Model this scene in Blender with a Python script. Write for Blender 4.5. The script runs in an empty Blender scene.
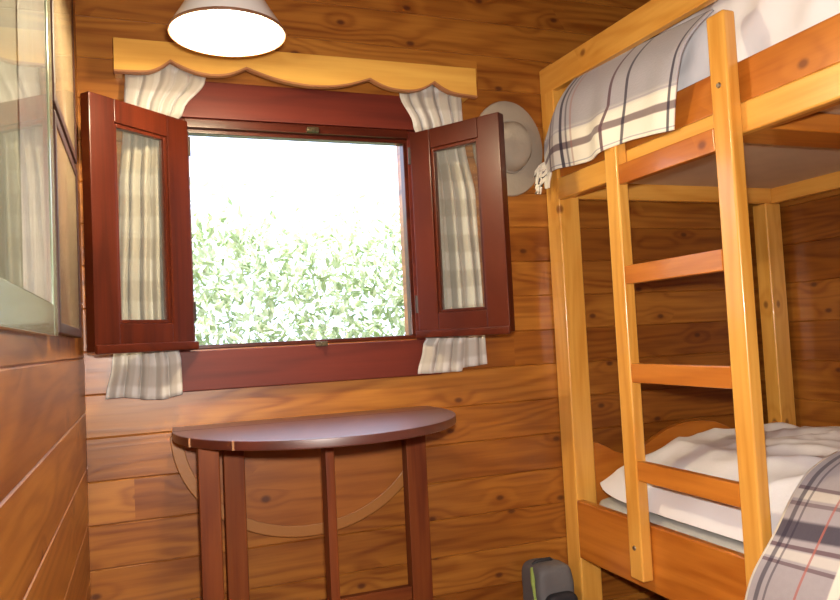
import bpy, bmesh, math, random
from mathutils import Vector, Matrix, noise as mnoise

# ------------------------------------------------------------------ camera, world, lights, exposure
SC = bpy.context.scene
COL = SC.collection
cam_d = bpy.data.cameras.new('camera')
cam = bpy.data.objects.new('camera', cam_d)
COL.objects.link(cam)
SC.camera = cam
cam_d.sensor_width = 36.0
cam_d.lens = 36.0 * 731.42 / 840.0
cam_d.clip_start = 0.02
_p, _r, _y = -0.0505131, -0.0496527, -0.3642163           # pitch, roll, yaw from the photo's vanishing points
_cz, _sz, _cx, _sx, _cy, _sy = math.cos(_y), math.sin(_y), math.cos(_p), math.sin(_p), math.cos(_r), math.sin(_r)
_B = Matrix(((1, 0, 0), (0, 0, -1), (0, 1, 0)))
_W = Matrix(((_cz, _sz, 0), (-_sz, _cz, 0), (0, 0, 1)))
_P = Matrix(((1, 0, 0), (0, _cx, -_sx), (0, _sx, _cx)))
_R = Matrix(((_cy, -_sy, 0), (_sy, _cy, 0), (0, 0, 1)))
_M = _R @ _P @ _B @ _W
_rows = [Vector(_M[0]), -Vector(_M[1]), -Vector(_M[2])]
cam.matrix_world = Matrix.Translation((0, -2.2, 0.96)) @ Matrix(_rows).transposed().to_4x4()

world = bpy.data.worlds.new('world')
SC.world = world
world.use_nodes = True
_bg = world.node_tree.nodes['Background']
_bg.inputs[0].default_value = (0.66, 0.75, 1.0, 1)
_bg.inputs[1].default_value = 4.2

def light(name, kind, loc, energy, color, size=0.05, target=None):
    d = bpy.data.lights.new(name, kind)
    d.energy = energy
    d.color = color
    if kind == 'POINT': d.shadow_soft_size = size
    if kind == 'AREA':
        d.shape = 'DISK'; d.size = size
    if kind == 'SUN': d.angle = size
    o = bpy.data.objects.new(name, d)
    o.location = loc
    if target is not None:
        o.rotation_euler = (Vector(target) - Vector(loc)).to_track_quat('-Z', 'Y').to_euler()
    COL.objects.link(o)
    return o

light('sun', 'SUN', (1, 2, 8), 25.0, (1.0, 0.96, 0.90), 0.01, (1.6, 2.9, 0))
light('camera_flash', 'AREA', (0.03, -2.16, 1.04), 41.0, (1.0, 0.93, 0.84), 0.05, (0.95, 0.0, 1.0))

SC.view_settings.view_transform = 'Standard'
SC.view_settings.look = 'None'
SC.view_settings.gamma = 1.0
SC.view_settings.use_curve_mapping = False
SC.view_settings.exposure = 0.0
SC.cycles.use_denoising = True
SC.cycles.max_bounces = 10

random.seed(7)
XL, XR, YB, YR, ZC = -0.15, 2.335, 0.0, -3.5, 2.40      # room: left wall, right wall, window wall, rear wall, ceiling

# ------------------------------------------------------------------ node helpers
class NT:
    def __init__(s, name):
        s.mat = bpy.data.materials.new(name)
        s.mat.use_nodes = True
        s.t = s.mat.node_tree
        s.b = s.t.nodes['Principled BSDF']
        s.out = s.t.nodes['Material Output']
    def n(s, typ, **kw):
        nd = s.t.nodes.new(typ)
        for k, v in kw.items(): setattr(nd, k, v)
        return nd
    def link(s, a, b): s.t.links.new(a, b)
    def put(s, sock, v):
        if hasattr(v, 'links'): s.link(v, sock)
        elif isinstance(v, (tuple, list)) and len(v) == 3 and sock.type == 'RGBA': sock.default_value = (*v, 1)
        else: sock.default_value = v
    def m(s, op, a, b=0.0, c=None, clamp=False):
        nd = s.n('ShaderNodeMath', operation=op, use_clamp=clamp)
        s.put(nd.inputs[0], a); s.put(nd.inputs[1], b)
        if c is not None: s.put(nd.inputs[2], c)
        return nd.outputs[0]
    def mix(s, f, a, b, mode='MIX'):
        nd = s.n('ShaderNodeMix', data_type='RGBA', blend_type=mode)
        s.put(nd.inputs[0], f); s.put(nd.inputs[6], a); s.put(nd.inputs[7], b)
        return nd.outputs[2]
    def vec(s, x, y, z):
        nd = s.n('ShaderNodeCombineXYZ')
        s.put(nd.inputs[0], x); s.put(nd.inputs[1], y); s.put(nd.inputs[2], z)
        return nd.outputs[0]
    def noise(s, v, scale, detail=2.0, rough=0.5):
        nd = s.n('ShaderNodeTexNoise')
        s.put(nd.inputs['Vector'], v)
        nd.inputs['Scale'].default_value = scale
        nd.inputs['Detail'].default_value = detail
        nd.inputs['Roughness'].default_value = rough
        return nd.outputs['Fac']
    def smooth(s, v, a, b):
        nd = s.n('ShaderNodeMapRange', interpolation_type='SMOOTHSTEP')
        s.put(nd.inputs[0], v); nd.inputs[1].default_value = a; nd.inputs[2].default_value = b
        return nd.outputs[0]
    def fin(s, color, rough=0.5, coat=0.0, coat_rough=0.1, bump=None, bump_s=0.1, spec=0.5):
        s.put(s.b.inputs['Base Color'], color)
        s.put(s.b.inputs['Roughness'], rough)
        s.b.inputs['Coat Weight'].default_value = coat
        s.b.inputs['Coat Roughness'].default_value = coat_rough
        s.b.inputs['Specular IOR Level'].default_value = spec
        if bump is not None:
            nd = s.n('ShaderNodeBump')
            nd.inputs['Strength'].default_value = bump_s
            nd.inputs['Distance'].default_value = 0.004
            s.put(nd.inputs['Height'], bump)
            s.link(nd.outputs[0], s.b.inputs['Normal'])
        return s.mat

def grain_colour(s, u, v, w, light_c, dark_c, knot_c, knots=True, ring=11.0, vs=7.0, us=0.9, knot_rate=0.52):
    """Ring pattern along u, across v; w decorrelates boards."""
    base = s.vec(s.m('MULTIPLY', u, us), s.m('MULTIPLY', v, vs), w)
    nz = s.noise(base, 1.0, 2.0, 0.45)
    ph = s.m('MULTIPLY', nz, ring)
    kmask = None
    if knots:
        vo = s.n('ShaderNodeTexVoronoi', feature='F1', voronoi_dimensions='2D')
        s.put(vo.inputs['Vector'], s.vec(s.m('ADD', s.m('MULTIPLY', u, 4.2), s.m('MULTIPLY', w, 5.7)), s.m('MULTIPLY', v, 7.0), 0.0))
        vo.inputs['Scale'].default_value = 1.0
        sep = s.n('ShaderNodeSeparateColor')
        s.link(vo.outputs['Color'], sep.inputs[0])
        on = s.m('GREATER_THAN', sep.outputs[0], knot_rate)
        dist = vo.outputs['Distance']
        kmask = s.m('MULTIPLY', s.m('SUBTRACT', 1.0, s.smooth(dist, 0.025, 0.085)), on)
        halo = s.m('MULTIPLY', s.m('SUBTRACT', 1.0, s.smooth(dist, 0.04, 0.36)), on)
        ph = s.m('ADD', ph, s.m('MULTIPLY', halo, 0.9))
    g = s.m('SINE', s.m('MULTIPLY', ph, 6.2832))
    g = s.m('ADD', s.m('MULTIPLY', g, 0.5), 0.5)
    g = s.m('POWER', g, 1.6)
    fine = s.noise(s.vec(s.m('MULTIPLY', u, 5.0), s.m('MULTIPLY', v, 100.0), w), 1.0, 2.0, 0.6)
    broad = s.noise(s.vec(s.m('MULTIPLY', u, 1.3), s.m('MULTIPLY', v, 10.0), s.m('ADD', w, 3.3)), 1.0, 3.0, 0.5)
    f = s.m('ADD', s.m('MULTIPLY', g, 0.40), s.m('MULTIPLY', s.smooth(fine, 0.3, 0.75), 0.26))
    f = s.m('ADD', f, s.m('MULTIPLY', s.smooth(broad, 0.32, 0.7), 0.44), clamp=True)
    col = s.mix(f, light_c, dark_c)
    if kmask is not None:
        col = s.mix(s.m('MULTIPLY', halo, 0.30), col, dark_c)
        col = s.mix(s.m('MULTIPLY', kmask, 0.85), col, knot_c)
    return col, f

def plank_mat(name, along, h, z0, light_c, dark_c, knot_c, length=2.7, rough=0.38, coat=0.12):
    s = NT(name)
    tc = s.n('ShaderNodeTexCoord')
    sp = s.n('ShaderNodeSeparateXYZ')
    s.link(tc.outputs['Object'], sp.inputs[0])
    ax = {'X': 0, 'Y': 1, 'Z': 2}
    u = sp.outputs[ax[along]]
    v = sp.outputs[0] if along == 'Y' and name.startswith('floor') else (sp.outputs[1] if name.startswith('ceiling') else sp.outputs[2])
    row = s.m('FLOOR', s.m('DIVIDE', s.m('SUBTRACT', v, z0), h))
    w1 = s.n('ShaderNodeTexWhiteNoise', noise_dimensions='1D')
    s.put(w1.inputs['W'], row)
    us = s.m('ADD', u, s.m('MULTIPLY', w1.outputs['Value'], 7.3))
    seg = s.m('FLOOR', s.m('DIVIDE', us, length))
    w2 = s.n('ShaderNodeTexWhiteNoise', noise_dimensions='2D')
    s.put(w2.inputs['Vector'], s.vec(row, seg, 0.0))
    w = s.m('MULTIPLY', w2.outputs['Value'], 37.0)
    sc = s.n('ShaderNodeSeparateColor')
    s.link(w2.outputs['Color'], sc.inputs[0])
    col, f = grain_colour(s, us, v, w, light_c, dark_c, knot_c)
    # board-to-board tone, red-to-yellow
    tone = s.mix(sc.outputs[1], (0.72, 0.60, 0.48), (1.16, 1.20, 1.22))
    col = s.mix(1.0, col, tone, 'MULTIPLY')
    return s.fin(col, rough, coat, 0.25, f, 0.05)

def wood_mat(name, axis, light_c, dark_c, knot_c=(0.10, 0.03, 0.01), rough=0.3, coat=0.5, ring=8.0, knots=True, vs=9.0, coat_rough=0.12, spec=0.5):
    s = NT(name)
    tc = s.n('ShaderNodeTexCoord')
    sp = s.n('ShaderNodeSeparateXYZ')
    s.link(tc.outputs['Object'], sp.inputs[0])
    i = 'XYZ'.index(axis)
    u = sp.outputs[i]
    a, b = [sp.outputs[k] for k in range(3) if k != i]
    v = s.m('ADD', a, s.m('MULTIPLY', b, 0.8))
    oi = s.n('ShaderNodeObjectInfo')
    w = s.m('MULTIPLY', oi.outputs['Random'], 41.0)
    col, f = grain_colour(s, s.m('ADD', u, w), v, w, light_c, dark_c, knot_c, knots, ring, vs, 0.8, 0.7)
    return s.fin(col, rough, coat, coat_rough, f, 0.03, spec)

def plain(name, color, rough=0.5, metal=0.0, coat=0.0, bump_scale=None, bump_s=0.2, spec=0.5, var=0.0):
    s = NT(name)
    s.b.inputs['Metallic'].default_value = metal
    b = None
    c = color
    tc = s.n('ShaderNodeTexCoord')
    if bump_scale: b = s.noise(tc.outputs['Object'], bump_scale, 3.0)
    if var:
        nz = s.noise(tc.outputs['Object'], 9.0, 3.0)
        c = s.mix(nz, tuple(x * (1 - var) for x in color), tuple(min(1, x * (1 + var)) for x in color))
    return s.fin(c, rough, coat, 0.1, b, bump_s, spec)

def cloth_stripes(name, base, us, vs, weave=0.25, rough=0.9, transl=0.0, sheen=0.2):
    """us / vs: lists of (centre, half width, colour, strength) across the UV square (u across, v down)."""
    s = NT(name)
    uv = s.n('ShaderNodeUVMap'); uv.uv_map = 'UVMap'
    sp = s.n('ShaderNodeSeparateXYZ')
    s.link(uv.outputs[0], sp.inputs[0])
    col = None
    cur = base
    tcn = s.noise(s.vec(s.m('MULTIPLY', sp.outputs[0], 60.0), s.m('MULTIPLY', sp.outputs[1], 60.0), 0.0), 1.0, 3.0, 0.7)
    cur = s.mix(s.m('MULTIPLY', s.smooth(tcn, 0.3, 0.7), weave), base, tuple(x * 0.78 for x in base))
    for sock, L in ((sp.outputs[1], vs), (sp.outputs[0], us)):
        for c, hw, colr, st in L:
            d = s.m('ABSOLUTE', s.m('SUBTRACT', sock, c))
            msk = s.m('SUBTRACT', 1.0, s.smooth(d, hw * 0.8, hw * 1.25))
            cur = s.mix(s.m('MULTIPLY', msk, st), cur, colr)
    m = s.fin(cur, rough, bump=tcn, bump_s=0.25, spec=0.15)
    s.b.inputs['Sheen Weight'].default_value = sheen
    if transl:
        tr = s.n('ShaderNodeBsdfTranslucent')
        s.put(tr.inputs[0], cur)
        mx = s.n('ShaderNodeMixShader')
        mx.inputs[0].default_value = transl
        s.link(s.b.outputs[0], mx.inputs[1]); s.link(tr.outputs[0], mx.inputs[2])
        s.link(mx.outputs[0], s.out.inputs[0])
    return m

def glass_mat(name, tint=(0.93, 0.97, 0.93), rough=0.0, haze=0.0, haze_c=(0.8, 0.85, 0.75), coating=1.0):
    s = NT(name)
    s.t.nodes.remove(s.b)
    tr = s.n('ShaderNodeBsdfTransparent'); s.put(tr.inputs[0], tint)
    gl = s.n('ShaderNodeBsdfGlossy'); gl.inputs['Roughness'].default_value = rough
    fr = s.n('ShaderNodeFresnel'); ge = s.n('ShaderNodeNewGeometry')
    s.put(fr.inputs[0], s.m('ADD', 1.5, s.m('MULTIPLY', ge.outputs['Backfacing'], 1 / 1.5 - 1.5)))   # no total reflection on the way out of the pane
    mx = s.n('ShaderNodeMixShader')
    s.put(mx.inputs[0], s.m('MULTIPLY', fr.outputs[0], coating)); s.link(tr.outputs[0], mx.inputs[1]); s.link(gl.outputs[0], mx.inputs[2])
    last = mx.outputs[0]
    if haze:
        df = s.n('ShaderNodeBsdfDiffuse'); s.put(df.inputs[0], haze_c)
        m2 = s.n('ShaderNodeMixShader'); m2.inputs[0].default_value = haze
        s.link(last, m2.inputs[1]); s.link(df.outputs[0], m2.inputs[2])
        last = m2.outputs[0]
    s.link(last, s.out.inputs[0])
    return s.mat

def emit_mat(name, color, strength):
    s = NT(name)
    s.b.inputs['Emission Color'].default_value = (*color, 1)
    s.b.inputs['Emission Strength'].default_value = strength
    s.put(s.b.inputs['Base Color'], (0.9, 0.9, 0.88))
    return s.mat

# ------------------------------------------------------------------ materials
PINE_L, PINE_D, KNOT = (0.41, 0.160, 0.024), (0.190, 0.051, 0.006), (0.075, 0.017, 0.007)
M_BACK = plank_mat('wall_back_planks', 'X', 0.118, 0.02, PINE_L, PINE_D, KNOT)
M_SIDE = plank_mat('wall_side_planks', 'Y', 0.148, 0.06, PINE_L, PINE_D, KNOT)
M_FLOOR = plank_mat('floor_boards', 'Y', 0.11, 0.0, (0.40, 0.17, 0.05), (0.26, 0.09, 0.025), KNOT, 2.0)
M_CEIL = plank_mat('ceiling_boards', 'X', 0.12, 0.0, PINE_L, PINE_D, KNOT)
HON_L, HON_D = (0.80, 0.42, 0.088), (0.62, 0.26, 0.036)
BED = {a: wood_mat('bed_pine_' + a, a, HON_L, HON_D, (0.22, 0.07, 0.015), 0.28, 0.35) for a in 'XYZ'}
BED_SHADED = {a: wood_mat('bed_pine_shaded_' + a, a, (0.58, 0.20, 0.026), (0.38, 0.10, 0.010), (0.16, 0.04, 0.01), 0.3, 0.35) for a in 'XYZ'}  # bed pine again, deeper orange: shade on inset and lower parts put into colour
M_VAL = wood_mat('valance_pine', 'X', (0.70, 0.40, 0.085), (0.56, 0.27, 0.045), (0.3, 0.12, 0.03), 0.4, 0.15, 6.0)
M_VALEDGE = plain('valance_cut_edge', (0.33, 0.13, 0.05), 0.5, bump_scale=40)
MAH_L, MAH_D = (0.085, 0.0135, 0.0045), (0.034, 0.005, 0.0025)
MAH = {a: wood_mat('mahogany_' + a, a, MAH_L, MAH_D, (0.05, 0.01, 0.006), 0.34, 0.12, 5.0, False, 9.0, 0.15, 0.22) for a in 'XYZ'}
MAHR = {a: wood_mat('casing_red_' + a, a, (0.125, 0.018, 0.009), (0.075, 0.010, 0.006), (0.05, 0.01, 0.006), 0.5, 0.0, 5.0, False, 9.0, 0.15, 0.25) for a in 'XYZ'}
TBL = {a: wood_mat('table_cherry_' + a, a, (0.21, 0.054, 0.012), (0.105, 0.021, 0.006), (0.05, 0.012, 0.006), 0.5, 0.0, 6.0, False, 9.0, 0.15, 0.18) for a in 'XYZ'}
M_TOP = wood_mat('table_top_polished', 'X', (0.10, 0.018, 0.009), (0.050, 0.009, 0.006), (0.05, 0.012, 0.006), 0.45, 1.0, 6.0, False, 9.0, 0.42)
M_LEAF = wood_mat('drop_leaf_wood', 'X', (0.34, 0.112, 0.018), (0.19, 0.050, 0.007), (0.06, 0.015, 0.006), 0.4, 0.1, 6.0)
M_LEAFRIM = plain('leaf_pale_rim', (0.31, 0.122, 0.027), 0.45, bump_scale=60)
M_WHITE = plain('white_enamel', (0.78, 0.76, 0.73), 0.25, coat=0.5, spec=0.5)
M_CORD = plain('white_cord', (0.7, 0.68, 0.64), 0.5)
M_BRASS = plain('old_brass', (0.10, 0.075, 0.045), 0.5, 1.0)
M_HINGE = plain('dark_iron', (0.05, 0.035, 0.03), 0.5, 0.6)
M_STEEL = plain('bolt_steel', (0.45, 0.42, 0.38), 0.35, 1.0)
M_SHEET = plain('white_cotton', (0.80, 0.78, 0.80), 0.85, bump_scale=120, bump_s=0.12, spec=0.1)
M_MATT = plain('mattress_ticking', (0.47, 0.45, 0.42), 0.9, bump_scale=200, spec=0.1)
M_PLY = plain('plywood_grey_brown', (0.64, 0.49, 0.34), 0.6, bump_scale=30, bump_s=0.08, var=0.12)
M_HAT = plain('grey_felt', (0.33, 0.275, 0.215), 0.85, bump_scale=60, bump_s=0.4, spec=0.15, var=0.1)
M_HATBAND = plain('grey_hat_band', (0.30, 0.262, 0.225), 0.8, bump_scale=90)
M_BAG = plain('grey_nylon', (0.13, 0.125, 0.13), 0.7, bump_scale=150, bump_s=0.3)
M_BAGD = plain('black_nylon', (0.022, 0.021, 0.026), 0.65, bump_scale=150)
M_LIME = plain('lime_webbing', (0.32, 0.42, 0.10), 0.6, bump_scale=200)
M_FR_SAGE = plain('sage_frame', (0.29, 0.345, 0.23), 0.22, coat=0.6)
M_FR_DARK = plain('dark_brown_frame', (0.045, 0.016, 0.010), 0.5, spec=0.2)
M_BACKING = plain('picture_backing', (0.36, 0.37, 0.27), 0.7)
M_PANE = glass_mat('window_glass', (0.975, 0.985, 0.965), 0.0, 0.02, (0.78, 0.80, 0.74))
M_PGLASS = glass_mat('picture_glass', (0.97, 0.98, 0.97), 0.015, coating=0.52)
M_LEAVES = None

def print_mat():
    """Print colour graded from mauve-brown above to white below, with fine upright lines."""
    s = NT('graded_print')
    uv = s.n('ShaderNodeUVMap'); uv.uv_map = 'UVMap'
    sp = s.n('ShaderNodeSeparateXYZ'); s.link(uv.outputs[0], sp.inputs[0])
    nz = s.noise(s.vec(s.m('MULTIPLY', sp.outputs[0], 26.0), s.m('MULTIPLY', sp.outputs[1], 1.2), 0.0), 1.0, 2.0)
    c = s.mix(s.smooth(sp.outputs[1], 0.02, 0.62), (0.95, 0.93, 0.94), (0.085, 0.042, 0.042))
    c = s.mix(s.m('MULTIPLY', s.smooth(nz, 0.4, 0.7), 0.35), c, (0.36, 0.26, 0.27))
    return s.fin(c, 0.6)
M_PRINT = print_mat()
def print2_mat():
    s = NT('tan_print')
    tc = s.n('ShaderNodeTexCoord')
    nz = s.noise(tc.outputs['Object'], 4.0, 4.0)
    c = s.mix(s.smooth(nz, 0.35, 0.65), (0.46, 0.33, 0.20), (0.30, 0.20, 0.12))
    return s.fin(c, 0.7)
M_PRINT2 = print2_mat()

CREAM, BEIGE = (0.72, 0.685, 0.65), (0.42, 0.36, 0.30)
_cs = [(0.10 + 0.2 * i, 0.045, BEIGE, 0.6) for i in range(5)]
M_CURT = cloth_stripes('curtain_check', CREAM, _cs, [(0.06 + 0.125 * i, 0.03, BEIGE, 0.55) for i in range(8)], 0.15, 0.9, 0.25)
GREY, BRN, DRK, IVORY = (0.40, 0.375, 0.405), (0.115, 0.055, 0.07), (0.030, 0.022, 0.045), (0.84, 0.79, 0.68)
M_PLAID = cloth_stripes('plaid_upper', GREY,
    [(0.085, 0.012, BRN, .85), (0.115, 0.012, BRN, .45), (0.185, 0.010, DRK, .9), (0.225, 0.007, DRK, .6), (0.265, 0.008, (0.35, 0.12, 0.10), .45),
     (0.575, 0.009, BRN, .9), (0.685, 0.009, DRK, .85), (0.972, 0.006, DRK, .85)],
    [(0.86, 0.235, IVORY, 1.0), (0.615, 0.010, GREY, 0.9), (0.78, 0.035, BRN, .8), (0.965, 0.006, GREY, 0.8)], 0.22)
M_PLAIDL = cloth_stripes('plaid_lower', (0.40, 0.36, 0.38),
    [(0.002, 0.004, IVORY, .9), (0.030, 0.006, DRK, .7), (0.052, 0.003, DRK, .6), (0.130, 0.003, (0.45, 0.13, 0.10), .75), (0.215, 0.012, IVORY, .9), (0.240, 0.003, DRK, .8),
     (0.30, 0.006, DRK, .85), (0.36, 0.003, (0.45, 0.13, 0.10), .7), (0.5, 0.012, IVORY, .9), (0.58, 0.006, DRK, .85), (0.7, 0.012, IVORY, .9), (0.85, 0.006, DRK, .85)],
    [(0.455, 0.010, IVORY, .5), (0.440, 0.004, BRN, .7), (0.475, 0.004, BRN, .6), (0.525, 0.017, DRK, .85), (0.575, 0.010, IVORY, .45), (0.558, 0.004, BRN, .8), (0.595, 0.004, BRN, .7),
     (0.80, 0.04, BRN, .7), (0.93, 0.02, IVORY, .8), (0.12, 0.012, DRK, .6), (0.25, 0.010, DRK, .6)], 0.22)

# ------------------------------------------------------------------ geometry helpers
class G:
    """Collects shapes in world coordinates; build() links them as one mesh object whose origin is the base point."""
    def __init__(s):
        s.bm = bmesh.new()
        s.uv = None
        s.mi = 0
        s.boxy = False
    def _merge(s, b2):
        me = bpy.data.meshes.new('tmp')
        b2.to_mesh(me); b2.free()
        n0 = len(s.bm.faces)
        s.bm.from_mesh(me)
        bpy.data.meshes.remove(me)
        s.bm.faces.ensure_lookup_table()
        for f in s.bm.faces[n0:]: f.material_index = s.mi
    def box(s, x0, x1, y0, y1, z0, z1, bev=0.003, seg=2, mat=None):
        b = bmesh.new()
        bmesh.ops.create_cube(b, size=1)
        for v in b.verts:
            v.co = Vector(((x0 + x1) / 2 + v.co.x * (x1 - x0), (y0 + y1) / 2 + v.co.y * (y1 - y0), (z0 + z1) / 2 + v.co.z * (z1 - z0)))
        if bev: bmesh.ops.bevel(b, geom=b.edges[:], offset=bev, segments=seg, affect='EDGES', profile=0.5)
        if mat is not None: b.transform(mat)
        s._merge(b)
        s.boxy = s.boxy or bool(bev)
        return s
    def prism(s, pts, axis, a, c, bev=0.0):
        """pts: 2-D outline in the two other axes (x-y-z order), extruded along axis from a to c."""
        b = bmesh.new()
        def mk(p, t):
            q = list(p); q.insert('XYZ'.index(axis), t)
            return b.verts.new(q)
        lo = [mk(p, a) for p in pts]; hi = [mk(p, c) for p in pts]
        n = len(pts)
        b.faces.new(lo); b.faces.new(hi[::-1])
        for i in range(n): b.faces.new((lo[i], hi[i], hi[(i + 1) % n], lo[(i + 1) % n]))
        bmesh.ops.recalc_face_normals(b, faces=b.faces[:])
        s.boxy = s.boxy or bool(bev)
        if bev:
            es = [e for e in b.edges if len(e.link_faces) == 2 and any(len(f.verts) == n for f in e.link_faces)]
            bmesh.ops.bevel(b, geom=es, offset=bev, segments=2, affect='EDGES', profile=0.5)
        s._merge(b)
        return s
    def tube(s, pts, rad, seg=10, caps=True):
        b = bmesh.new()
        P = [Vector(p) for p in pts]
        rings = []
        for i, p in enumerate(P):
            t = (P[min(i + 1, len(P) - 1)] - P[max(i - 1, 0)]).normalized()
            up = Vector((0, 0, 1)) if abs(t.z) < 0.9 else Vector((1, 0, 0))
            a = t.cross(up).normalized(); c = t.cross(a)
            r = rad[i] if isinstance(rad, (list, tuple)) else rad
            rings.append([b.verts.new(p + (a * math.cos(k * 2 * math.pi / seg) + c * math.sin(k * 2 * math.pi / seg)) * r) for k in range(seg)])
        for i in range(len(P) - 1):
            for k in range(seg):
                b.faces.new((rings[i][k], rings[i][(k + 1) % seg], rings[i + 1][(k + 1) % seg], rings[i + 1][k]))
        if caps:
            b.faces.new(rings[0][::-1]); b.faces.new(rings[-1])
        bmesh.ops.recalc_face_normals(b, faces=b.faces[:])
        s._merge(b)
        return s
    def lathe(s, prof, origin, seg=48, mat=None):
        b = bmesh.new()
        rings = []
        for r, z in prof:
            if r < 1e-5: rings.append([b.verts.new((0, 0, z))])
            else: rings.append([b.verts.new((r * math.cos(k * 2 * math.pi / seg), r * math.sin(k * 2 * math.pi / seg), z)) for k in range(seg)])
        for A, B2 in zip(rings, rings[1:]):
            for k in range(seg):
                q = [A[k % len(A)], A[(k + 1) % len(A)], B2[(k + 1) % len(B2)], B2[k % len(B2)]]
                q = list(dict.fromkeys(q))
                if len(q) > 2: b.faces.new(q)
        bmesh.ops.recalc_face_normals(b, faces=b.faces[:])
        if mat is not None: b.transform(mat)
        b.transform(Matrix.Translation(origin))
        s._merge(b)
        return s
    def grid(s, nu, nv, fn, uvfn=None):
        """fn(u, v) -> point, u and v in 0..1; writes a UV layer."""
        bm = s.bm
        if s.uv is None: s.uv = bm.loops.layers.uv.new('UVMap')
        V = [[bm.verts.new(fn(i / nu, j / nv)) for i in range(nu + 1)] for j in range(nv + 1)]
        for j in range(nv):
            for i in range(nu):
                f = bm.faces.new((V[j][i], V[j][i + 1], V[j + 1][i + 1], V[j + 1][i]))
                f.material_index = s.mi
                for l, (a, c) in zip(f.loops, ((i, j), (i + 1, j), (i + 1, j + 1), (i, j + 1))):
                    q = (a / nu, c / nv)
                    l[s.uv].uv = uvfn(*q) if uvfn else q
        return s
    def blob(s, x0, x1, y0, y1, z0, z1, ex=5.0, ez=3.0, n=40, amp=0.012, fr=4.0, seed=0.0, top=None):
        """A stuffed box: a cube subdivided, rounded as a superellipsoid, wrinkled by noise."""
        b = bmesh.new()
        bmesh.ops.create_cube(b, size=2)
        bmesh.ops.subdivide_edges(b, edges=b.edges[:], cuts=n, use_grid_fill=True)
        for v in b.verts:
            p = v.co
            d = (abs(p.x) ** ex + abs(p.y) ** ex) ** (1 / ex)
            k = (d ** ez + abs(p.z) ** ez) ** (1 / ez)
            m = max(abs(p.x), abs(p.y), abs(p.z))
            q = p * (m / k) if k > 0 else p
            w = Vector(((x0 + x1) / 2 + q.x * (x1 - x0) / 2, (y0 + y1) / 2 + q.y * (y1 - y0) / 2, (z0 + z1) / 2 + q.z * (z1 - z0) / 2))
            nv = Vector((w.x * fr, w.y * fr, w.z * fr + seed))
            h = mnoise.noise(nv) + 0.5 * mnoise.noise(nv * 2.3)
            ridge = 1 - abs(mnoise.noise(Vector((w.x * fr * 0.7 + seed, (w.y + 0.6 * w.z) * fr * 1.5, w.z * fr * 1.3))))
            nrm = Vector((q.x, q.y, q.z * 1.3)).normalized()
            w += nrm * amp * (h + 1.2 * (ridge - 0.8))
            if w.z < z0: w.z = z0
            if top: w = top(w)
            v.co = w
        bmesh.ops.recalc_face_normals(b, faces=b.faces[:])
        s._merge(b)
        return s
    def build(s, name, mats, parent=None, base=None, smooth=True, angle=0.6):
        if not isinstance(mats, (list, tuple)): mats = [mats]
        me = bpy.data.meshes.new(name)
        o = bpy.data.objects.new(name, me)
        if parent is not None:
            off = world_of(parent)
            o.parent = parent
            b0 = Vector(base) if base is not None else off
            o.location = b0 - off
        else:
            b0 = Vector(base) if base is not None else Vector((0, 0, 0))
            o.location = b0
        s.bm.transform(Matrix.Translation(-b0))
        if smooth:
            for f in s.bm.faces: f.smooth = True
            for e in s.bm.edges:
                if len(e.link_faces) == 2 and e.calc_face_angle(0) > angle: e.smooth = False
        s.bm.to_mesh(me); s.bm.free()
        for m in mats: me.materials.append(m)
        COL.objects.link(o)
        if smooth and s.boxy:                                    # flat faces stay flat, only the eased edges curve
            wn = o.modifiers.new('weighted_normals', 'WEIGHTED_NORMAL'); wn.keep_sharp = True; wn.weight = 100
        return o

def world_of(o):
    v = Vector((0, 0, 0))
    while o is not None:
        v += o.location; o = o.parent
    return v

def tag(o, label, cat, group=None):
    o['label'] = label; o['category'] = cat
    if group: o['group'] = group
    return o

def thing(name, label, cat, loc, group=None):
    o = bpy.data.objects.new(name, None)
    o.location = loc
    o.empty_display_size = 0.05
    COL.objects.link(o)
    return tag(o, label, cat, group)

def struct(o, label=None):
    o['kind'] = 'structure'
    if label: o['label'] = label
    return o

def solid(o, t, offset=0.0):
    m = o.modifiers.new('thickness', 'SOLIDIFY'); m.thickness = t; m.offset = offset
    return o

# ------------------------------------------------------------------ room shell
def plank_wall(name, axis, face, back, a0, a1, z0, h, zmin, zmax, mat, holes=()):
    """Horizontal boards with V grooves; axis = direction the boards run. face = room side coordinate, back = far side."""
    g = G()
    sgn = 1 if back > face else -1
    gd, gh = 0.0035, 0.003
    cuts = sorted({zmin, zmax} | {z for hh in holes for z in hh[2:]} | {z0 + h * i for i in range(-1, 40) if zmin < z0 + h * i < zmax})
    lines = {round(z0 + h * i, 5) for i in range(-1, 40)}
    for za, zb in zip(cuts, cuts[1:]):
        if zb - za < 1e-4: continue
        spans = [(a0, a1)]
        for ha, hb, hza, hzb in holes:
            if za >= hza - 1e-5 and zb <= hzb + 1e-5: spans = [(a0, ha), (hb, a1)]
        prof = []
        if round(za, 5) in lines: prof += [(face + sgn * gd, za), (face, za + gh)]
        else: prof += [(face, za)]
        if round(zb, 5) in lines: prof += [(face, zb - gh), (face + sgn * gd, zb)]
        else: prof += [(face, zb)]
        prof += [(back, zb), (back, za)]
        for sa, sb in spans:
            g.prism(prof, axis, sa, sb)
    o = g.build(name, mat, smooth=False)
    return struct(o)

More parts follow.
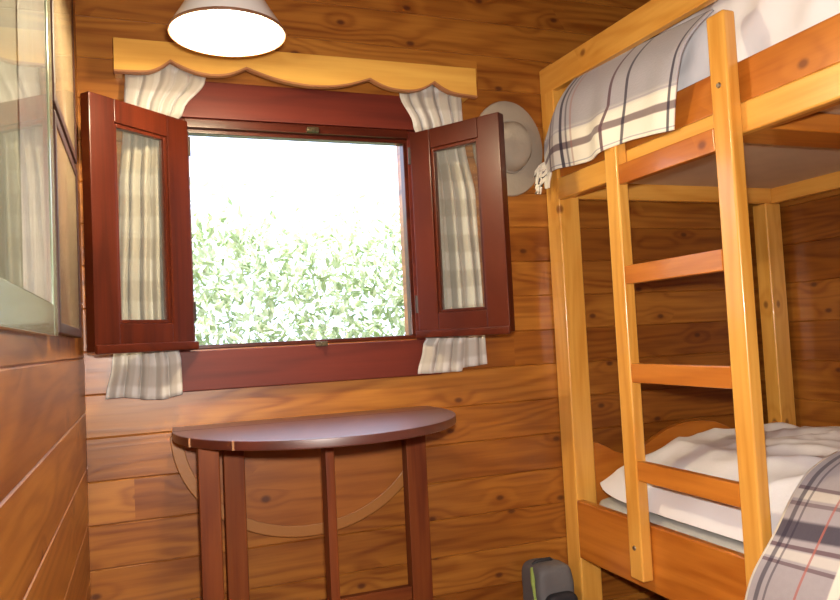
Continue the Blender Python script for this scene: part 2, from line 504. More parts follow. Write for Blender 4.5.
OX0, OX1, OZ0, OZ1 = 0.125, 0.822, 0.955, 1.625
plank_wall('wall_back', 'X', 0.0, 0.11, XL - 0.1, XR + 0.1, 0.02, 0.118, 0.0, ZC, M_BACK, [(OX0, OX1, OZ0, OZ1)])
plank_wall('wall_left', 'Y', XL, XL - 0.1, YR, 0.0, 0.06, 0.148, 0.0, ZC, M_SIDE)
plank_wall('wall_right', 'Y', XR, XR + 0.1, YR, 0.0, 0.06, 0.148, 0.0, ZC, M_SIDE)
plank_wall('wall_rear', 'X', YR, YR - 0.1, XL - 0.1, XR + 0.1, 0.02, 0.118, 0.0, ZC, M_BACK, [(0.15, 1.0, 0.0, 2.0)])
struct(G().box(0.15, 1.0, YR - 0.06, YR - 0.015, 0.0, 2.0, 0.004).build('door_1', BED['Z']))
struct(G().box(XL - 0.1, XR + 0.1, YR - 0.1, 0.11, -0.08, 0.0, 0).build('floor', M_FLOOR, smooth=False))
struct(G().box(XL - 0.1, XR + 0.1, YR - 0.1, 0.11, ZC, ZC + 0.08, 0).build('ceiling', M_CEIL, smooth=False))
M_GROUND = plain('lawn_ground', (0.10, 0.16, 0.05), 0.9, bump_scale=20, var=0.3)
struct(G().box(-8, 10, -9, 9, -0.35, -0.10, 0).build('ground_outside', M_GROUND, smooth=False))

# ------------------------------------------------------------------ window
g = G()
g.box(0.045, 0.895, -0.024, 0.0, 1.628, 1.738, 0.004)          # head casing
g.box(0.045, 0.895, -0.022, 0.0, 0.838, 0.952, 0.004)          # sill casing
g.box(0.045, 0.128, -0.006, 0.0, 0.952, 1.628, 0.002)          # side casings
g.box(0.818, 0.895, -0.006, 0.0, 0.952, 1.628, 0.002)
win = struct(g.build('window_1', MAHR['X']), 'wide red-brown casing around the open cabin window')
g = G()
g.box(OX0, OX1, 0.0, 0.035, 1.588, OZ1, 0.003)
g.box(OX0, OX1, 0.0, 0.13, OZ0, 0.968, 0.003)
g.box(OX0, 0.142, 0.0, 0.035, 0.968, 1.588, 0.003)
g.box(0.806, OX1, 0.0, 0.035, 0.968, 1.588, 0.003)
g.box(0.13, 0.82, -0.018, 0.0, 1.600, 1.628, 0.004)
g.build('window_frame', MAH['X'], win)
for zz in (1.611, 0.956):
    g = G()
    g.box(0.487, 0.523, -0.034 if zz > 1 else -0.030, -0.017, zz - 0.009, zz + 0.006, 0.002)
    g.tube([(0.505, -0.034, zz - 0.002), (0.505, -0.042, zz - 0.002)], 0.006, 10)
    g.build('latch_plate', M_BRASS, win)

def casement(hx, hy, ang, side):
    """Casement sash in local coordinates: hinge line at origin, width along +x*side, room face at -y."""
    W, H, T = 0.326, 0.652, 0.034
    zb = 0.962
    A = Matrix.Translation((hx, hy, 0)) @ Matrix.Rotation(ang, 4, 'Z')
    st, tr, br = 0.076, 0.062, 0.070
    def bx(g, x0, x1, y0, y1, z0, z1, bev=0.004):
        if side < 0: x0, x1 = -x1, -x0
        g.box(x0, x1, y0, y1, z0, z1, bev, 2, A)
    zt = zb + H
    g = G()
    bx(g, 0, st, 0, T, zb, zt)
    bx(g, W - st, W, 0, T, zb, zt)
    bx(g, st, W - st, 0.001, T - 0.001, zt - tr, zt, 0.003)
    bx(g, st, W - st, 0.001, T - 0.001, zb, zb + br, 0.003)
    sash = g.build('casement_sash', MAH['Z'], win)
    g = G()                                                     # glazing bead
    b = 0.010
    for (x0, x1, z0, z1) in ((st, st + b, zb + br, zt - tr), (W - st - b, W - st, zb + br, zt - tr), (st + b, W - st - b, zt - tr - b, zt - tr), (st + b, W - st - b, zb + br, zb + br + b)):
        bx(g, x0, x1, 0.007, 0.026, z0, z1, 0.002)
    g.build('glazing_bead', MAH['Z'], sash)
    g = G()
    bx(g, -0.004, W + 0.004, -0.014, 0.0, zb - 0.006, zb + 0.018, 0.005)
    g.build('drip_moulding', MAH['X'], sash)
    g = G()
    bx(g, st + 0.002, W - st - 0.002, 0.015, 0.018, zb + br + 0.002, zt - tr - 0.002, 0)
    g.build('glass_pane', M_PANE, sash)
    for zz in (zb + 0.075, zt - 0.10):
        g = G()
        p = A @ Vector((-0.004 * side, 0.004, zz))
        g.tube([p, p + Vector((0, 0, 0.055))], 0.006, 10)
        g.build('hinge', M_HINGE, sash)
    return sash

casement(0.139, -0.030, math.radians(40.5), -1)['label'] = 'left sash, swung inward near the picture wall'
casement(0.818, -0.030, math.radians(-56.0), 1)['label'] = 'right sash, swung inward near the hat'

# ------------------------------------------------------------------ valance
def arc_pts(p, q, sag, n=10):
    out = []
    for i in range(n):
        t = i / n
        out.append((p[0] + (q[0] - p[0]) * t, p[1] + (q[1] - p[1]) * t - sag * math.sin(math.pi * t)))
    return out
low = [(-0.052, 1.713), (0.012, 1.715), (0.093, 1.753), (0.200, 1.721), (0.299, 1.750), (0.482, 1.712), (0.668, 1.748), (0.775, 1.720), (0.879, 1.755), (0.962, 1.722), (1.025, 1.718)]
edge = [low[0]] + arc_pts(low[1], low[2], 0.010) + arc_pts(low[2], low[3], 0.007) + arc_pts(low[3], low[4], 0.008) + arc_pts(low[4], low[5], 0.008) + \
    arc_pts(low[5], low[6], 0.010) + arc_pts(low[6], low[7], 0.008) + arc_pts(low[7], low[8], 0.010) + arc_pts(low[8], low[9], 0.007) + [low[9], low[10]]
val = thing('valance', 'pale yellow pine pelmet board with scalloped lower edge above the window', 'pelmet', (0.487, -0.1, 1.70))
G().prism(edge + [(1.025, 1.812), (-0.052, 1.806)], 'Y', -0.118, -0.100, 0.002).build('scalloped_board', M_VAL, val)
g = G()
ee = []
for (x, z) in edge: ee.append((x, z))
b = bmesh.new()
for (x0, z0), (x1, z1) in zip(ee, ee[1:]):
    vs = [b.verts.new(c) for c in ((x0, -0.1195, z0 + 0.0045), (x1, -0.1195, z1 + 0.0045), (x1, -0.1195, z1 - 0.001), (x0, -0.1195, z0 - 0.001), (x0, -0.0995, z0 - 0.001), (x1, -0.0995, z1 - 0.001))]
    b.faces.new((vs[0], vs[1], vs[2], vs[3])); b.faces.new((vs[3], vs[2], vs[5], vs[4]))
bmesh.ops.remove_doubles(b, verts=b.verts[:], dist=1e-5)
g._merge(b)
g.build('cut_edge', M_VALEDGE, val)
for x in (-0.052, 1.005):
    G().box(x, x + 0.020, -0.100, 0.0, 1.735, 1.806, 0.002).build('end_bracket', M_VAL, val)

# ------------------------------------------------------------------ curtains
def lerp_rows(rows, z):
    for a, b2 in zip(rows, rows[1:]):
        if a[0] >= z >= b2[0]:
            t = (a[0] - z) / (a[0] - b2[0]); t2 = t * t * (3 - 2 * t)
            return [a[k] + (b2[k] - a[k]) * t2 for k in range(1, len(a))]
    return list(rows[-1][1:])
def curtain(rows, label, seed, back, folds=5.5, hem=None):
    z0, z1 = rows[0][0], rows[-1][0]
    def fn(u, v):
        z = z0 + (z1 - z0) * v
        xl, xr, amp = lerp_rows(rows, z)
        x = xl + (xr - xl) * u
        ph = folds * 2 * math.pi * (u + 0.05 * math.sin(3 * v + seed)) + seed
        w = (math.sin(ph) + 0.35 * math.sin(1.7 * ph + 2 * v)) / 1.35
        y = -0.041 + amp * w
        yb = back(x)                                             # squeezed between the wall and the back of the open sash
        lo, hi = max(yb + 0.004, -0.055), -0.011
        k = max(0.0, min(1.0, (z - 0.935) / 0.03)) * max(0.0, min(1.0, (1.640 - z) / 0.03))
        if z < 1.0 or z > 1.55: lo = min(lo, -0.05 if z > 1.6 else lo)
        ys = (lo + hi) / 2 + max(0.0, (hi - lo) / 2) * w * 0.9
        y = y + (ys - y) * k
        if hem: z += hem(u) * max(0.0, (v - 0.6) / 0.4)
        return (x + 0.003 * math.cos(ph), y, z)
    g = G(); g.grid(90, 70, fn)
    o = g.build('curtain', M_CURT, base=(rows[0][1], 0, z1))
    solid(o, 0.002)
    return tag(o, label, 'curtain', 'checked curtains at the window')
curtain([(1.778, -0.028, 0.205, .009), (1.735, -0.026, 0.190, .009), (1.640, -0.030, 0.128, .009), (1.595, -0.034, 0.094, .008), (1.40, -0.048, 0.090, .008), (1.05, -0.066, 0.086, .008), (0.965, -0.076, 0.088, .008), (0.925, -0.082, 0.096, .009), (0.825, -0.100, 0.097, .008)],
        'cream checked curtain hanging behind the left open sash', 0.4, lambda x: 0.0147 - 0.854 * (0.139 - x), 5.0, lambda u: 0.010 * math.sin(5 * u + 1) + 0.012 * u)
curtain([(1.778, 0.785, 1.00, .009), (1.735, 0.790, 1.000, .009), (1.640, 0.832, 1.000, .009), (1.595, 0.852, 1.005, .008), (1.40, 0.854, 1.035, .008), (1.05, 0.850, 1.045, .008), (0.965, 0.848, 1.045, .008), (0.93, 0.824, 1.045, .008), (0.848, 0.803, 1.047, .008)],
        'cream checked curtain hanging behind the right open sash', 2.1, lambda x: 0.031 - 1.483 * (x - 0.818), 4.5, lambda u: 0.020 * (u - 0.3) if u > .62 else -0.004)

# ------------------------------------------------------------------ pendant lamp
LX, LY, LZ = 0.203, -0.515, 1.676
lamp = thing('pendant_lamp', 'white enamel cone pendant lamp, lit, hanging before the pelmet', 'lamp', (LX, LY, LZ))
prof_o = [(0.130, 0.0), (0.1305, 0.004), (0.126, 0.012), (0.105, 0.045), (0.082, 0.085), (0.062, 0.118), (0.048, 0.140), (0.036, 0.155), (0.024, 0.163), (0.022, 0.185), (0.012, 0.190)]
prof_i = [(r - 0.0025, z - 0.001) for r, z in prof_o[:9]][::-1]
g = G(); g.lathe(prof_o + [(0.010, 0.186), (0.018, 0.160)] + prof_i + [(0.130, 0.0)], (LX, LY, LZ), 64)
g.build('lamp_shade', M_WHITE, lamp)
g = G(); g.lathe([(0.1305, -0.002), (0.1325, 0.001), (0.1315, 0.005), (0.1290, 0.004), (0.1285, -0.001), (0.1305, -0.002)], (LX, LY, LZ), 64)
g.build('rim', plain('brown_rim', (0.16, 0.07, 0.035), 0.4), lamp)
g = G(); g.lathe([(0.0, 0.002)] + [(0.044 * math.sin(t * math.pi / 10), 0.046 - 0.044 * math.cos(t * math.pi / 10)) for t in range(1, 8)] + [(0.022, 0.10), (0.015, 0.115), (0.0, 0.116)], (LX, LY, LZ + 0.012), 32)
g.build('bulb', emit_mat('bulb_glow', (1.0, 0.88, 0.70), 14.0), lamp)
g = G(); g.lathe([(0.0, 0.115), (0.019, 0.115), (0.019, 0.158), (0.0, 0.158)], (LX, LY, LZ + 0.012), 24)
g.build('socket', M_CORD, lamp)
g = G(); g.tube([(LX, LY, LZ + 0.185), (LX, LY, ZC - 0.02)], 0.0035, 8); g.build('cord', M_CORD, lamp)
g = G(); g.lathe([(0.0, 0.0), (0.012, 0.0), (0.045, 0.022), (0.045, 0.03), (0.0, 0.03)], (LX, LY, ZC - 0.03), 32); g.build('ceiling_rose', M_WHITE, lamp)
light('lamp_glow', 'POINT', (LX, LY, LZ + 0.004), 38.0, (1.0, 0.84, 0.54), 0.05)

# ------------------------------------------------------------------ gate-leg table
TZ = 0.745
tab = thing('gate_leg_table', 'dark cherry drop-leaf table with rounded top under the window', 'table', (0.46, -0.16, 0.0))
cx, cy, ra, rb = 0.449, -0.165, 0.384, 0.420
half = [(cx - ra * math.cos(math.pi * t / 40), cy - rb * math.sin(math.pi * t / 40)) for t in range(41)]
G().prism(half, 'Z', TZ - 0.023, TZ, 0.004).build('front_leaf', M_TOP, tab)
G().prism([(cx - 0.38, -0.045), (cx - ra, cy + 0.003), (cx + ra, cy + 0.003), (cx + 0.38, -0.045)], 'Z', TZ - 0.023, TZ, 0.003).build('tabletop', M_TOP, tab)
for t in (5.4, 10.4):                                            # pale seams between the boards of the leaf, on its edge
    a = math.pi * t / 40
    px, py = cx - ra * math.cos(a), cy - rb * math.sin(a)
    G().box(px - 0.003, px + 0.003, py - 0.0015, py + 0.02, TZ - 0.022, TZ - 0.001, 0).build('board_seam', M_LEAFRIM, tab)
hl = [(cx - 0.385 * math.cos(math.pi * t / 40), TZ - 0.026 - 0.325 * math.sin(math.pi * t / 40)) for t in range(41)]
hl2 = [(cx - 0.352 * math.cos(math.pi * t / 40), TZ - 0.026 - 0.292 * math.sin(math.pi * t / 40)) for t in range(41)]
dl = G().prism(hl2, 'Y', -0.043, -0.025, 0.0).build('drop_leaf', M_LEAF, tab)
dl['label'] = 'paler half-round leaf hanging folded at the back'
G().prism(hl + hl2[::-1], 'Y', -0.0435, -0.0245, 0.003).build('leaf_rim', M_LEAFRIM, dl)  # rim coloured paler for the light that the leaf's edge catches
for x in (cx - 0.25, cx + 0.25):
    G().box(x - 0.03, x + 0.03, -0.047, -0.040, TZ - 0.040, TZ - 0.024, 0.002).build('hinge', M_STEEL, tab)
def leg(x0, x1, y0, y1, name='leg', zt=TZ - 0.023):
    return G().box(x0, x1, y0, y1, 0.0, zt, 0.004).build(name, TBL['Z'], tab)
leg(0.196, 0.252, -0.130, -0.090)
leg(0.722, 0.786, -0.130, -0.085)
leg(0.117, 0.168, -0.330, -0.290, 'gate_leg')
leg(0.418, 0.442, -0.385, -0.335, 'gate_leg')
G().box(0.252, 0.722, -0.122, -0.098, 0.188, 0.228, 0.003).build('stretcher', TBL['X'], tab)
G().box(0.252, 0.722, -0.122, -0.100, TZ - 0.040, TZ - 0.023, 0.002).build('top_rail', TBL['X'], tab)
G().box(0.442, 0.462, -0.375, -0.350, TZ - 0.050, TZ - 0.023, 0.002).build('stop_block', TBL['X'], tab)
G().box(0.565, 0.605, -0.40, -0.37, TZ - 0.036, TZ - 0.023, 0.002).build('stop_block', TBL['X'], tab)
for (x, yy) in ((0.425, -0.345), (0.135, -0.30)):
    G().box(x, x + 0.018, yy + 0.01, -0.12, 0.190, 0.226, 0.002).build('gate_rail', TBL['Y'], tab)

# ------------------------------------------------------------------ bunk bed
BX0, BX1 = 1.325, 2.310
BYN = -1.98                                                     # near end of the bed
bed = thing('bunk_bed', 'honey pine bunk bed with ladder along the right wall', 'bunk bed', (1.30, -1.0, 0.0))
def bpart(name, box, axis, org=False, bev=0.006, parent=None):
    return G().box(*box, bev, 3).build(name, (BED_SHADED if org else BED)[axis], parent or bed)
bpart('post', (BX0, BX0 + 0.080, -0.085, -0.004, 0, 1.870), 'Z')
bpart('post', (BX1 - 0.075, BX1, -0.085, -0.018, 0, 1.405), 'Z')
bpart('post', (BX0, BX0 + 0.080, BYN, BYN + 0.07, 0, 1.865), 'Z')
bpart('post', (BX1 - 0.075, BX1, BYN, BYN + 0.07, 0, 1.405), 'Z')
# upper bunk
bpart('side_rail', (1.320, 1.346, BYN + 0.071, -0.086, 1.397, 1.470), 'Y')
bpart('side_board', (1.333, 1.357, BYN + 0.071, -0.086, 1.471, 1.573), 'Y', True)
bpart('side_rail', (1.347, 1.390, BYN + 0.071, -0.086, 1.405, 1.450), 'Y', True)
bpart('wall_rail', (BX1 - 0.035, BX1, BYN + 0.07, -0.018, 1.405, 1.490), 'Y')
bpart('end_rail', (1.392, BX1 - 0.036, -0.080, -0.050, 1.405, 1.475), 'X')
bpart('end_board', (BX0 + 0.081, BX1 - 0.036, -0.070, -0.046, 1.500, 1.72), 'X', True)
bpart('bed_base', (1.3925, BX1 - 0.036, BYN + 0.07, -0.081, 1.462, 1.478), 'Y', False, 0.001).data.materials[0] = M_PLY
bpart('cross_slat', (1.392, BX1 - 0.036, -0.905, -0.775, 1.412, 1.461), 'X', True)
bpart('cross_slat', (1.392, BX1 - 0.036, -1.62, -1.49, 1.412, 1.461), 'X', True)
g = G()                                                          # guard rail, a little lower at its near end
g.prism([(-0.006, 1.868), (-0.006, 1.776), (BYN, 1.718), (BYN, 1.806)], 'X', BX0 - 0.001, BX0 + 0.026, 0.004)
g.build('guard_rail', BED['Y'], bed)
# lower bunk
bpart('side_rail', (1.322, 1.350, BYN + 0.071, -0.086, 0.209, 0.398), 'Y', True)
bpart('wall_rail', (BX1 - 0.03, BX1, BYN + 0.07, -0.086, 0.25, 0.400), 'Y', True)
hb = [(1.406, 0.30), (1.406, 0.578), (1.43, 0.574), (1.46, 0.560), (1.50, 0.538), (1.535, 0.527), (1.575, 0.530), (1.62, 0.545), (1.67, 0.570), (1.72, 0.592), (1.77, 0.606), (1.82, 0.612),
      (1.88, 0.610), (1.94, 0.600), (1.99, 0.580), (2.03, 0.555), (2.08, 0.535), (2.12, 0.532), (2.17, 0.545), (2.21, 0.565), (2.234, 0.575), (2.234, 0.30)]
G().prism(hb, 'Y', -0.070, -0.046, 0.004).build('headboard', BED_SHADED['X'], bed)
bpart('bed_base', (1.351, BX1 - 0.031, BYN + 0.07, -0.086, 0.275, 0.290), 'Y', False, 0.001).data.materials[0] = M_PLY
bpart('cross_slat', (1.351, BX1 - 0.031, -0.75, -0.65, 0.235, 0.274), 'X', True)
# ladder
g = G()
SX0, SX1 = 1.282, 1.319
g.box(SX0, SX1, -0.470, -0.411, 0.245, 1.500, 0.006, 3)
g.box(SX0, SX1, -0.905, -0.848, 0.245, 1.688, 0.006, 3)
lad = g.build('ladder', BED['Z'], bed)
for z0, z1 in ((1.366, 1.423), (1.080, 1.133), (0.802, 0.856), (0.527, 0.582)):
    G().box(SX0 + 0.002, SX0 + 0.028, -0.847, -0.4705, z0, z1, 0.004, 2).build('rung', BED_SHADED['Y'], lad)
for y, z in ((-0.440, 0.335), (-0.877, 0.335), (-0.877, 1.515)):
    g = G(); g.lathe([(0.0, 0.004), (0.005, 0.004), (0.007, 0.0), (0.0, -0.001)], (SX0 - 0.0005, y, z), 16, Matrix.Rotation(-math.pi / 2, 4, 'Y'))
    g.build('bolt', M_STEEL, lad)

# ------------------------------------------------------------------ bedding
g = G(); g.blob(1.352, 2.265, BYN + 0.08, -0.09, 0.291, 0.418, 14, 6, 24, 0.002, 4.0, 3.1)
tag(g.build('mattress', M_MATT, base=(1.8, -1.0, 0.291)), 'off-white mattress edge between lower rail and white duvet', 'mattress')
def duvet_top(x, y, wrinkle=True):
    """Height of the rumpled lower duvet."""
    far = max(0.0, min(1.0, (y + 0.90) / 0.75))                  # 0 near the ladder, 1 at the window end
    wx = 0.27 + 0.19 * far
    t = max(0.0, min(1.0, (x - 1.350) / wx)); px = (1 - (1 - t) ** 2.2) ** 0.62
    t = max(0.0, min(1.0, (2.255 - x) / 0.22)); pr = (1 - (1 - t) ** 2) ** 0.7
    t = max(0.0, min(1.0, (-0.112 - y) / 0.14)); pe = (1 - (1 - t) ** 2) ** 0.5
    t = max(0.0, min(1.0, (y + 1.88) / 0.15)); pn = (1 - (1 - t) ** 2) ** 0.5
    p = px * pr * pe * pn
    z = 0.424 + (0.188 - 0.012 * far) * p
    if wrinkle:
        n1 = mnoise.noise(Vector((x * 3.0, y * 3.0, 1.7)))
        r1 = 1 - abs(mnoise.noise(Vector((x * 4.0 + y * 5.0, y * 2.5 - x * 3.5, 4.2))))
        r2 = 1 - abs(mnoise.noise(Vector((x * 9.0 - y * 4.0, y * 8.0, 9.1))))
        z += p ** 0.5 * (0.018 * n1 + 0.040 * (r1 - 0.85) + 0.018 * (r2 - 0.85)) * (1 - 0.3 * (1 - p))
    return z
def duvet_pt(u, v):
    x, y = 1.350 + 0.905 * u, -0.112 - 1.768 * v
    x += 0.06 * math.exp(-v / 0.025) * (1 - u) ** 3
    z = duvet_top(x, y)
    e = min(u, 1 - u, v * 2, (1 - v) * 2)
    k = 4 * u * (1 - u) * 4 * v * (1 - v)
    # wavy outline where it meets the rail
    return (x + (0.010 * mnoise.noise(Vector((0, y * 6, 2))) if 0 < u < 1 else 0) * (1 - u), y, max(z, 0.422))
g = G(); g.grid(110, 170, duvet_pt); g.grid(8, 8, lambda u, v: (1.42 + 0.80 * u, -0.17 - 1.65 * (1 - v), 0.421))
tag(g.build('duvet', M_SHEET, base=(1.8, -1.0, 0.421)), 'rumpled white duvet on the lower bunk', 'duvet', 'white duvets on the bunks')
g = G(); g.blob(1.362, 2.262, -1.88, -0.125, 1.479, 1.85, 10, 3.2, 70, 0.030, 4.4, 5.3)
tag(g.build('duvet', M_SHEET, base=(1.8, -1.0, 1.479)), 'white duvet piled behind the guard rail of the upper bunk', 'duvet', 'white duvets on the bunks')

# ------------------------------------------------------------------ plaid blankets
def plaid_up(u, v):
    # u: from the window end to the near end; v: from the top fold down to the hem
    ya = -0.060 - 0.045 * (1 - v) ** 2
    yb = -0.690 - 0.110 * (1 - v)
    y = ya + (yb - ya) * u
    zt = 1.800 - 0.060 * u - 0.02 * math.sin(math.pi * min(1, u * 1.0)) * 0
    if u < 0.16: zt -= 0.14 * ((0.16 - u) / 0.16) ** 1.6
    zb = 1.484 - 0.014 * u + 0.006 * math.sin(11 * u)
    z = zt + (zb - zt) * v
    bulge = 1.296 - 0.012 * math.sin(math.pi * v)
    k = min(1.0, v / 0.42)
    x = 1.357 + (bulge - 1.357) * (1 - (1 - k) ** 2.2)
    x += 0.007 * math.sin(17 * u + 3 * v) * v + 0.004 * math.sin(31 * u + 1) * v
    st = math.exp(-((y + 0.440) / 0.06) ** 2) * max(0.0, min(1.0, (1.60 - z) / 0.06))
    x -= 0.028 * st
    if v > 0.35: x = min(x, 1.308 if v > 0.6 else 1.318)
    return (x, y, z)
pl = thing('plaid_blanket', 'grey and ivory plaid blanket hanging over the upper bunk rail', 'blanket', (1.3, -0.42, 1.48), 'plaid blankets on the bunks')
g = G(); g.grid(110, 60, plaid_up)
solid(g.build('cloth', M_PLAID, pl), 0.006)
M_FRINGE = plain('ivory_yarn', (0.76, 0.70, 0.58), 0.9, bump_scale=300)
M_FRINGED = plain('dark_yarn', (0.05, 0.035, 0.05), 0.9)
random.seed(3)
gi, gd = G(), G()
for i in range(20):
    v = 0.74 + 0.26 * i / 19
    p = Vector(plaid_up(0.0, v))
    L = 0.040 + 0.030 * random.random()
    d = Vector((-0.45 - 0.3 * random.random(), 0.10, -0.55 - 0.5 * random.random())).normalized()
    pts = [p, p + d * L * 0.4 + Vector((-0.004, 0, 0.004)), p + d * L * 0.75 + Vector((-0.004, 0, 0)), p + d * L + Vector((0, 0, -0.010))]
    (gd if i in (9, 16) else gi).tube(pts, [0.005, 0.006, 0.005, 0.003], 6)
for i in range(8):
    p = Vector(plaid_up(0.004 + 0.008 * i, 1.0))
    L = 0.02 + 0.03 * random.random()
    gi.tube([p, p + Vector((-0.006, 0.006, -L * 0.6)), p + Vector((-0.004, 0.010, -L))], [0.005, 0.005, 0.003], 6)
gi.build('fringe', M_FRINGE, pl)
gd.build('fringe', M_FRINGED, pl)

_low = [(0.0, 2.05, None, -0.880), (0.16, 1.80, None, -0.880), (0.29, 1.60, None, -0.880), (0.37, 1.49, None, -0.885), (0.44, 1.405, None, -0.900), (0.50, 1.330, 0.535, -0.928), (0.56, 1.284, 0.470, -0.926),
        (0.62, 1.266, 0.415, -0.900), (0.74, 1.260, 0.31, -0.862), (1.0, 1.256, 0.10, -0.835)]
def plaid_raw(u, v):
    # u: from the window end to the near end; v: from the middle of the bed over the edge and down
    for a, b2 in zip(_low, _low[1:]):
        if v <= b2[0] + 1e-6: break
    t = (v - a[0]) / (b2[0] - a[0])
    x = a[1] + (b2[1] - a[1]) * t
    e = a[3] + (b2[3] - a[3]) * t
    y = e + (-1.84 - e) * u
    def zz(r):
        if r[2] is not None: return r[2] + (0.012 * math.sin(9 * y) if r[0] < 0.6 else 0)
        return max(duvet_top(r[1], y, False), 0.545) + 0.030
    z = zz(a) + (zz(b2) - zz(a)) * t
    x += 0.006 * (math.sin(16 * y + 2.5 * v) - 1) * min(1.0, max(0.0, (v - 0.60) / 0.2))
    return (x, y, z)
def plaid_low(u, v):
    p = Vector((0, 0, 0))
    ds = [k * min(0.022, v / 2.001, (1 - v) / 2.001) for k in (-2, -1, 0, 1, 2)]
    for d in ds: p += Vector(plaid_raw(u, v + d)) / 5
    if v < 0.45: p.z = max(p.z, duvet_top(p.x, p.y) + 0.008)
    return p
g = G(); g.grid(110, 80, plaid_low)
ob = g.build('plaid_blanket', M_PLAIDL, base=(1.3, -1.2, 0.3))
solid(ob, 0.006)
tag(ob, 'grey and white plaid blanket over the edge of the lower bunk', 'blanket', 'plaid blankets on the bunks')

# ------------------------------------------------------------------ hat
hat = thing('hat', 'round grey felt hat hung on the wall beside the upper bunk', 'hat', (1.186, -0.012, 1.588))
RH = Matrix.Rotation(math.pi / 2, 4, 'X')
g = G()
g.lathe([(0.150, -0.010), (0.154, -0.007), (0.152, -0.002), (0.125, 0.004), (0.095, 0.006), (0.080, 0.008)], (1.186, -0.012, 1.588), 64, RH @ Matrix.Scale(0.85, 4, (1, 0, 0)) @ Matrix.Scale(1.06, 4, (0, 1, 0)))
b1 = g.build('brim', M_HAT, hat); solid(b1, 0.004)
g = G()
g.lathe([(0.0, 0.066), (0.025, 0.065), (0.048, 0.066), (0.064, 0.060), (0.074, 0.046), (0.079, 0.026), (0.083, 0.008)], (1.186, -0.012, 1.588), 64, RH @ Matrix.Scale(0.85, 4, (1, 0, 0)) @ Matrix.Scale(1.06, 4, (0, 1, 0)))
g.build('crown', M_HAT, hat)
g = G()
g.lathe([(0.0835, 0.008), (0.0815, 0.019)], (1.186, -0.012, 1.588), 64, RH @ Matrix.Scale(0.86, 4, (1, 0, 0)) @ Matrix.Scale(1.07, 4, (0, 1, 0)))
solid(g.build('hat_band', M_HATBAND, hat), 0.002)

# ------------------------------------------------------------------ backpack on the floor
bag = thing('backpack', 'grey backpack with lime strap on the floor by the bunk post', 'bag', (1.178, -0.08, 0.0))
g = G(); g.blob(1.134, 1.264, -0.150, -0.012, 0.0, 0.218, 7, 5, 24, 0.005, 9.0, 2.2); g.build('body', M_BAG, bag)
g = G(); g.blob(1.145, 1.258, -0.180, -0.136, 0.010, 0.140, 5, 4, 14, 0.003, 9.0, 4.2); g.build('front_pocket', M_BAGD, bag)
g = G(); g.tube([(1.142, -0.09, 0.205), (1.126, -0.12, 0.17), (1.122, -0.140, 0.10), (1.132, -0.155, 0.02)], 0.007, 8); g.build('strap', M_LIME, bag)
g = G(); g.tube([(1.15, -0.080, 0.212), (1.16, -0.085, 0.222), (1.21, -0.085, 0.224), (1.222, -0.080, 0.212)], 0.006, 8); g.build('handle', M_BAGD, bag)

# ------------------------------------------------------------------ pictures on the left wall
def framed(y0, y1, z0, z1, bw, depth, mats, label, group=None, prn=None, prn_box=None):
    t = thing('framed_picture', label, 'picture', (XL, (y0 + y1) / 2, z0), group)
    F, X1 = mats, XL + depth
    g = G()
    g.box(XL, X1, y0, y0 + bw, z0, z1, 0.003); g.box(XL, X1, y1 - bw, y1, z0, z1, 0.003)
    g.box(XL, X1, y0 + bw, y1 - bw, z0, z0 + bw, 0.003); g.box(XL, X1, y0 + bw, y1 - bw, z1 - bw, z1, 0.003)
    g.build('frame', F, t)
    g = G(); g.box(XL + 0.001, X1 - 0.005, y0 + bw, y1 - bw, z0 + bw, z1 - bw, 0); g.build('backing', M_BACKING, t)
    q = prn_box or (y0 + bw, y1 - bw, z0 + bw, z1 - bw)
    g = G(); g.grid(1, 1, lambda u, v: (X1 - 0.0035, q[0] + (q[1] - q[0]) * u, q[2] + (q[3] - q[2]) * v)); g.build('print', prn, t)
    g = G(); g.box(X1 - 0.0025, X1 - 0.001, y0 + bw, y1 - bw, z0 + bw, z1 - bw, 0); g.build('glass', M_PGLASS, t)
    return t
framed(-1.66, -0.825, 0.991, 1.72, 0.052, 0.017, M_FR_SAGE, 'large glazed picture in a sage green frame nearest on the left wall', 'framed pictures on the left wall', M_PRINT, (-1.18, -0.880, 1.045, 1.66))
framed(-0.775, -0.300, 0.998, 1.398, 0.020, 0.016, M_FR_DARK, 'dark-framed glazed picture low on the left wall beside the open sash', 'framed pictures on the left wall', M_PRINT2)
framed(-0.775, -0.300, 1.412, 1.85, 0.020, 0.016, M_FR_DARK, 'dark-framed glazed picture high on the left wall, over another', 'framed pictures on the left wall', M_PRINT2)

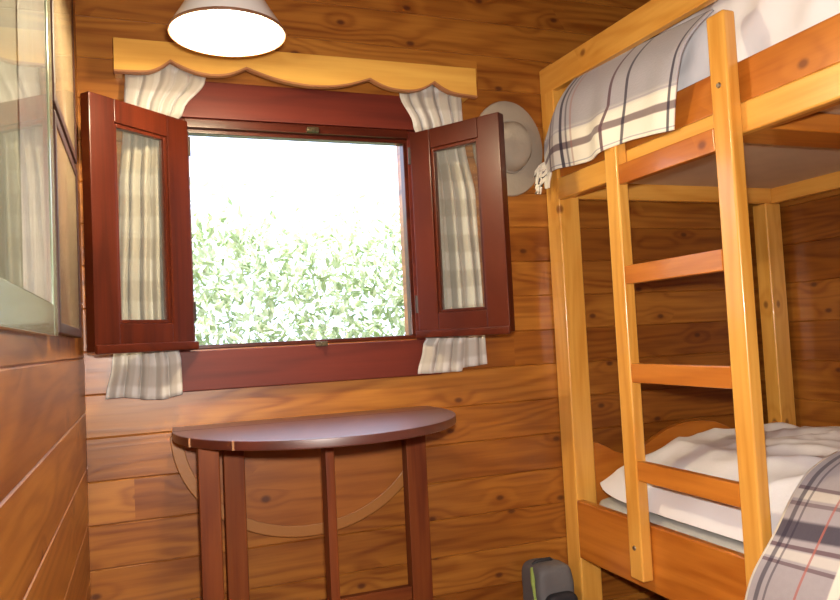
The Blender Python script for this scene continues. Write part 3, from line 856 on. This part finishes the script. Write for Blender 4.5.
# ------------------------------------------------------------------ hedge outside
def leaf_mat():
    s = NT('hedge_leaves')
    oi = s.n('ShaderNodeNewGeometry')
    c = s.mix(oi.outputs['Random Per Island'], (0.30, 0.39, 0.20), (0.86, 0.88, 0.72))
    s.fin(c, 0.5)
    tr = s.n('ShaderNodeBsdfTranslucent'); s.put(tr.inputs[0], c)
    mx = s.n('ShaderNodeMixShader'); mx.inputs[0].default_value = 0.35
    s.link(s.b.outputs[0], mx.inputs[1]); s.link(tr.outputs[0], mx.inputs[2]); s.link(mx.outputs[0], s.out.inputs[0])
    return s.mat
hedge = thing('hedge', 'sunlit leafy green hedge outside the window', 'hedge', (0.9, 1.9, -0.1))
random.seed(11)
verts, faces = [], []
for i in range(20000):
    x = random.uniform(-1.4, 3.4)
    top = 1.62 + 0.13 * mnoise.noise(Vector((x * 1.7, 0, 0))) + 0.08 * mnoise.noise(Vector((x * 5, 3, 0)))
    z = -0.1 + (top + 0.1) * random.random() ** 0.8 + max(0, random.gauss(0, 0.13))
    y = 1.55 + abs(random.gauss(0, 0.22)) + 0.15 * (z - 1) ** 2
    c = Vector((x, y, z))
    L = random.uniform(0.024, 0.046); w = L * 0.5
    R3 = Matrix.Rotation(random.uniform(0, 6.28), 3, 'Z') @ Matrix.Rotation(random.uniform(-1.2, 1.2), 3, 'X') @ Matrix.Rotation(random.uniform(-.8, .8), 3, 'Y')
    k = len(verts)
    for q in ((0, -L, 0), (w * .8, -L * .2, -.006), (w * .5, L * .5, -.004), (0, L, 0.004), (-w * .5, L * .5, -.004), (-w * .8, -L * .2, -.006), (0, 0, .006)):
        verts.append(c + R3 @ Vector(q))
    faces += [(k, k + 1, k + 6), (k + 1, k + 2, k + 6), (k + 2, k + 3, k + 6), (k + 3, k + 4, k + 6), (k + 4, k + 5, k + 6), (k + 5, k, k + 6)]
me = bpy.data.meshes.new('foliage')
off = Vector(hedge.location)
me.from_pydata([v - off for v in verts], [], faces)
me.materials.append(leaf_mat())
fo = bpy.data.objects.new('foliage', me); fo.parent = hedge; COL.objects.link(fo)
g = G()
for i in range(70):
    x = random.uniform(-1.4, 3.4); y = random.uniform(1.85, 2.05)
    pts = [(x, y, -0.10)]
    for k in range(5): pts.append((pts[-1][0] + random.uniform(-.07, .07), pts[-1][1] + random.uniform(-.04, .04), pts[-1][2] + random.uniform(.2, .34)))
    g.tube(pts, [0.009, 0.007, 0.005, 0.004, 0.003, 0.001], 5)
g.build('stems', plain('twig_bark', (0.22, 0.16, 0.09), 0.8), hedge)
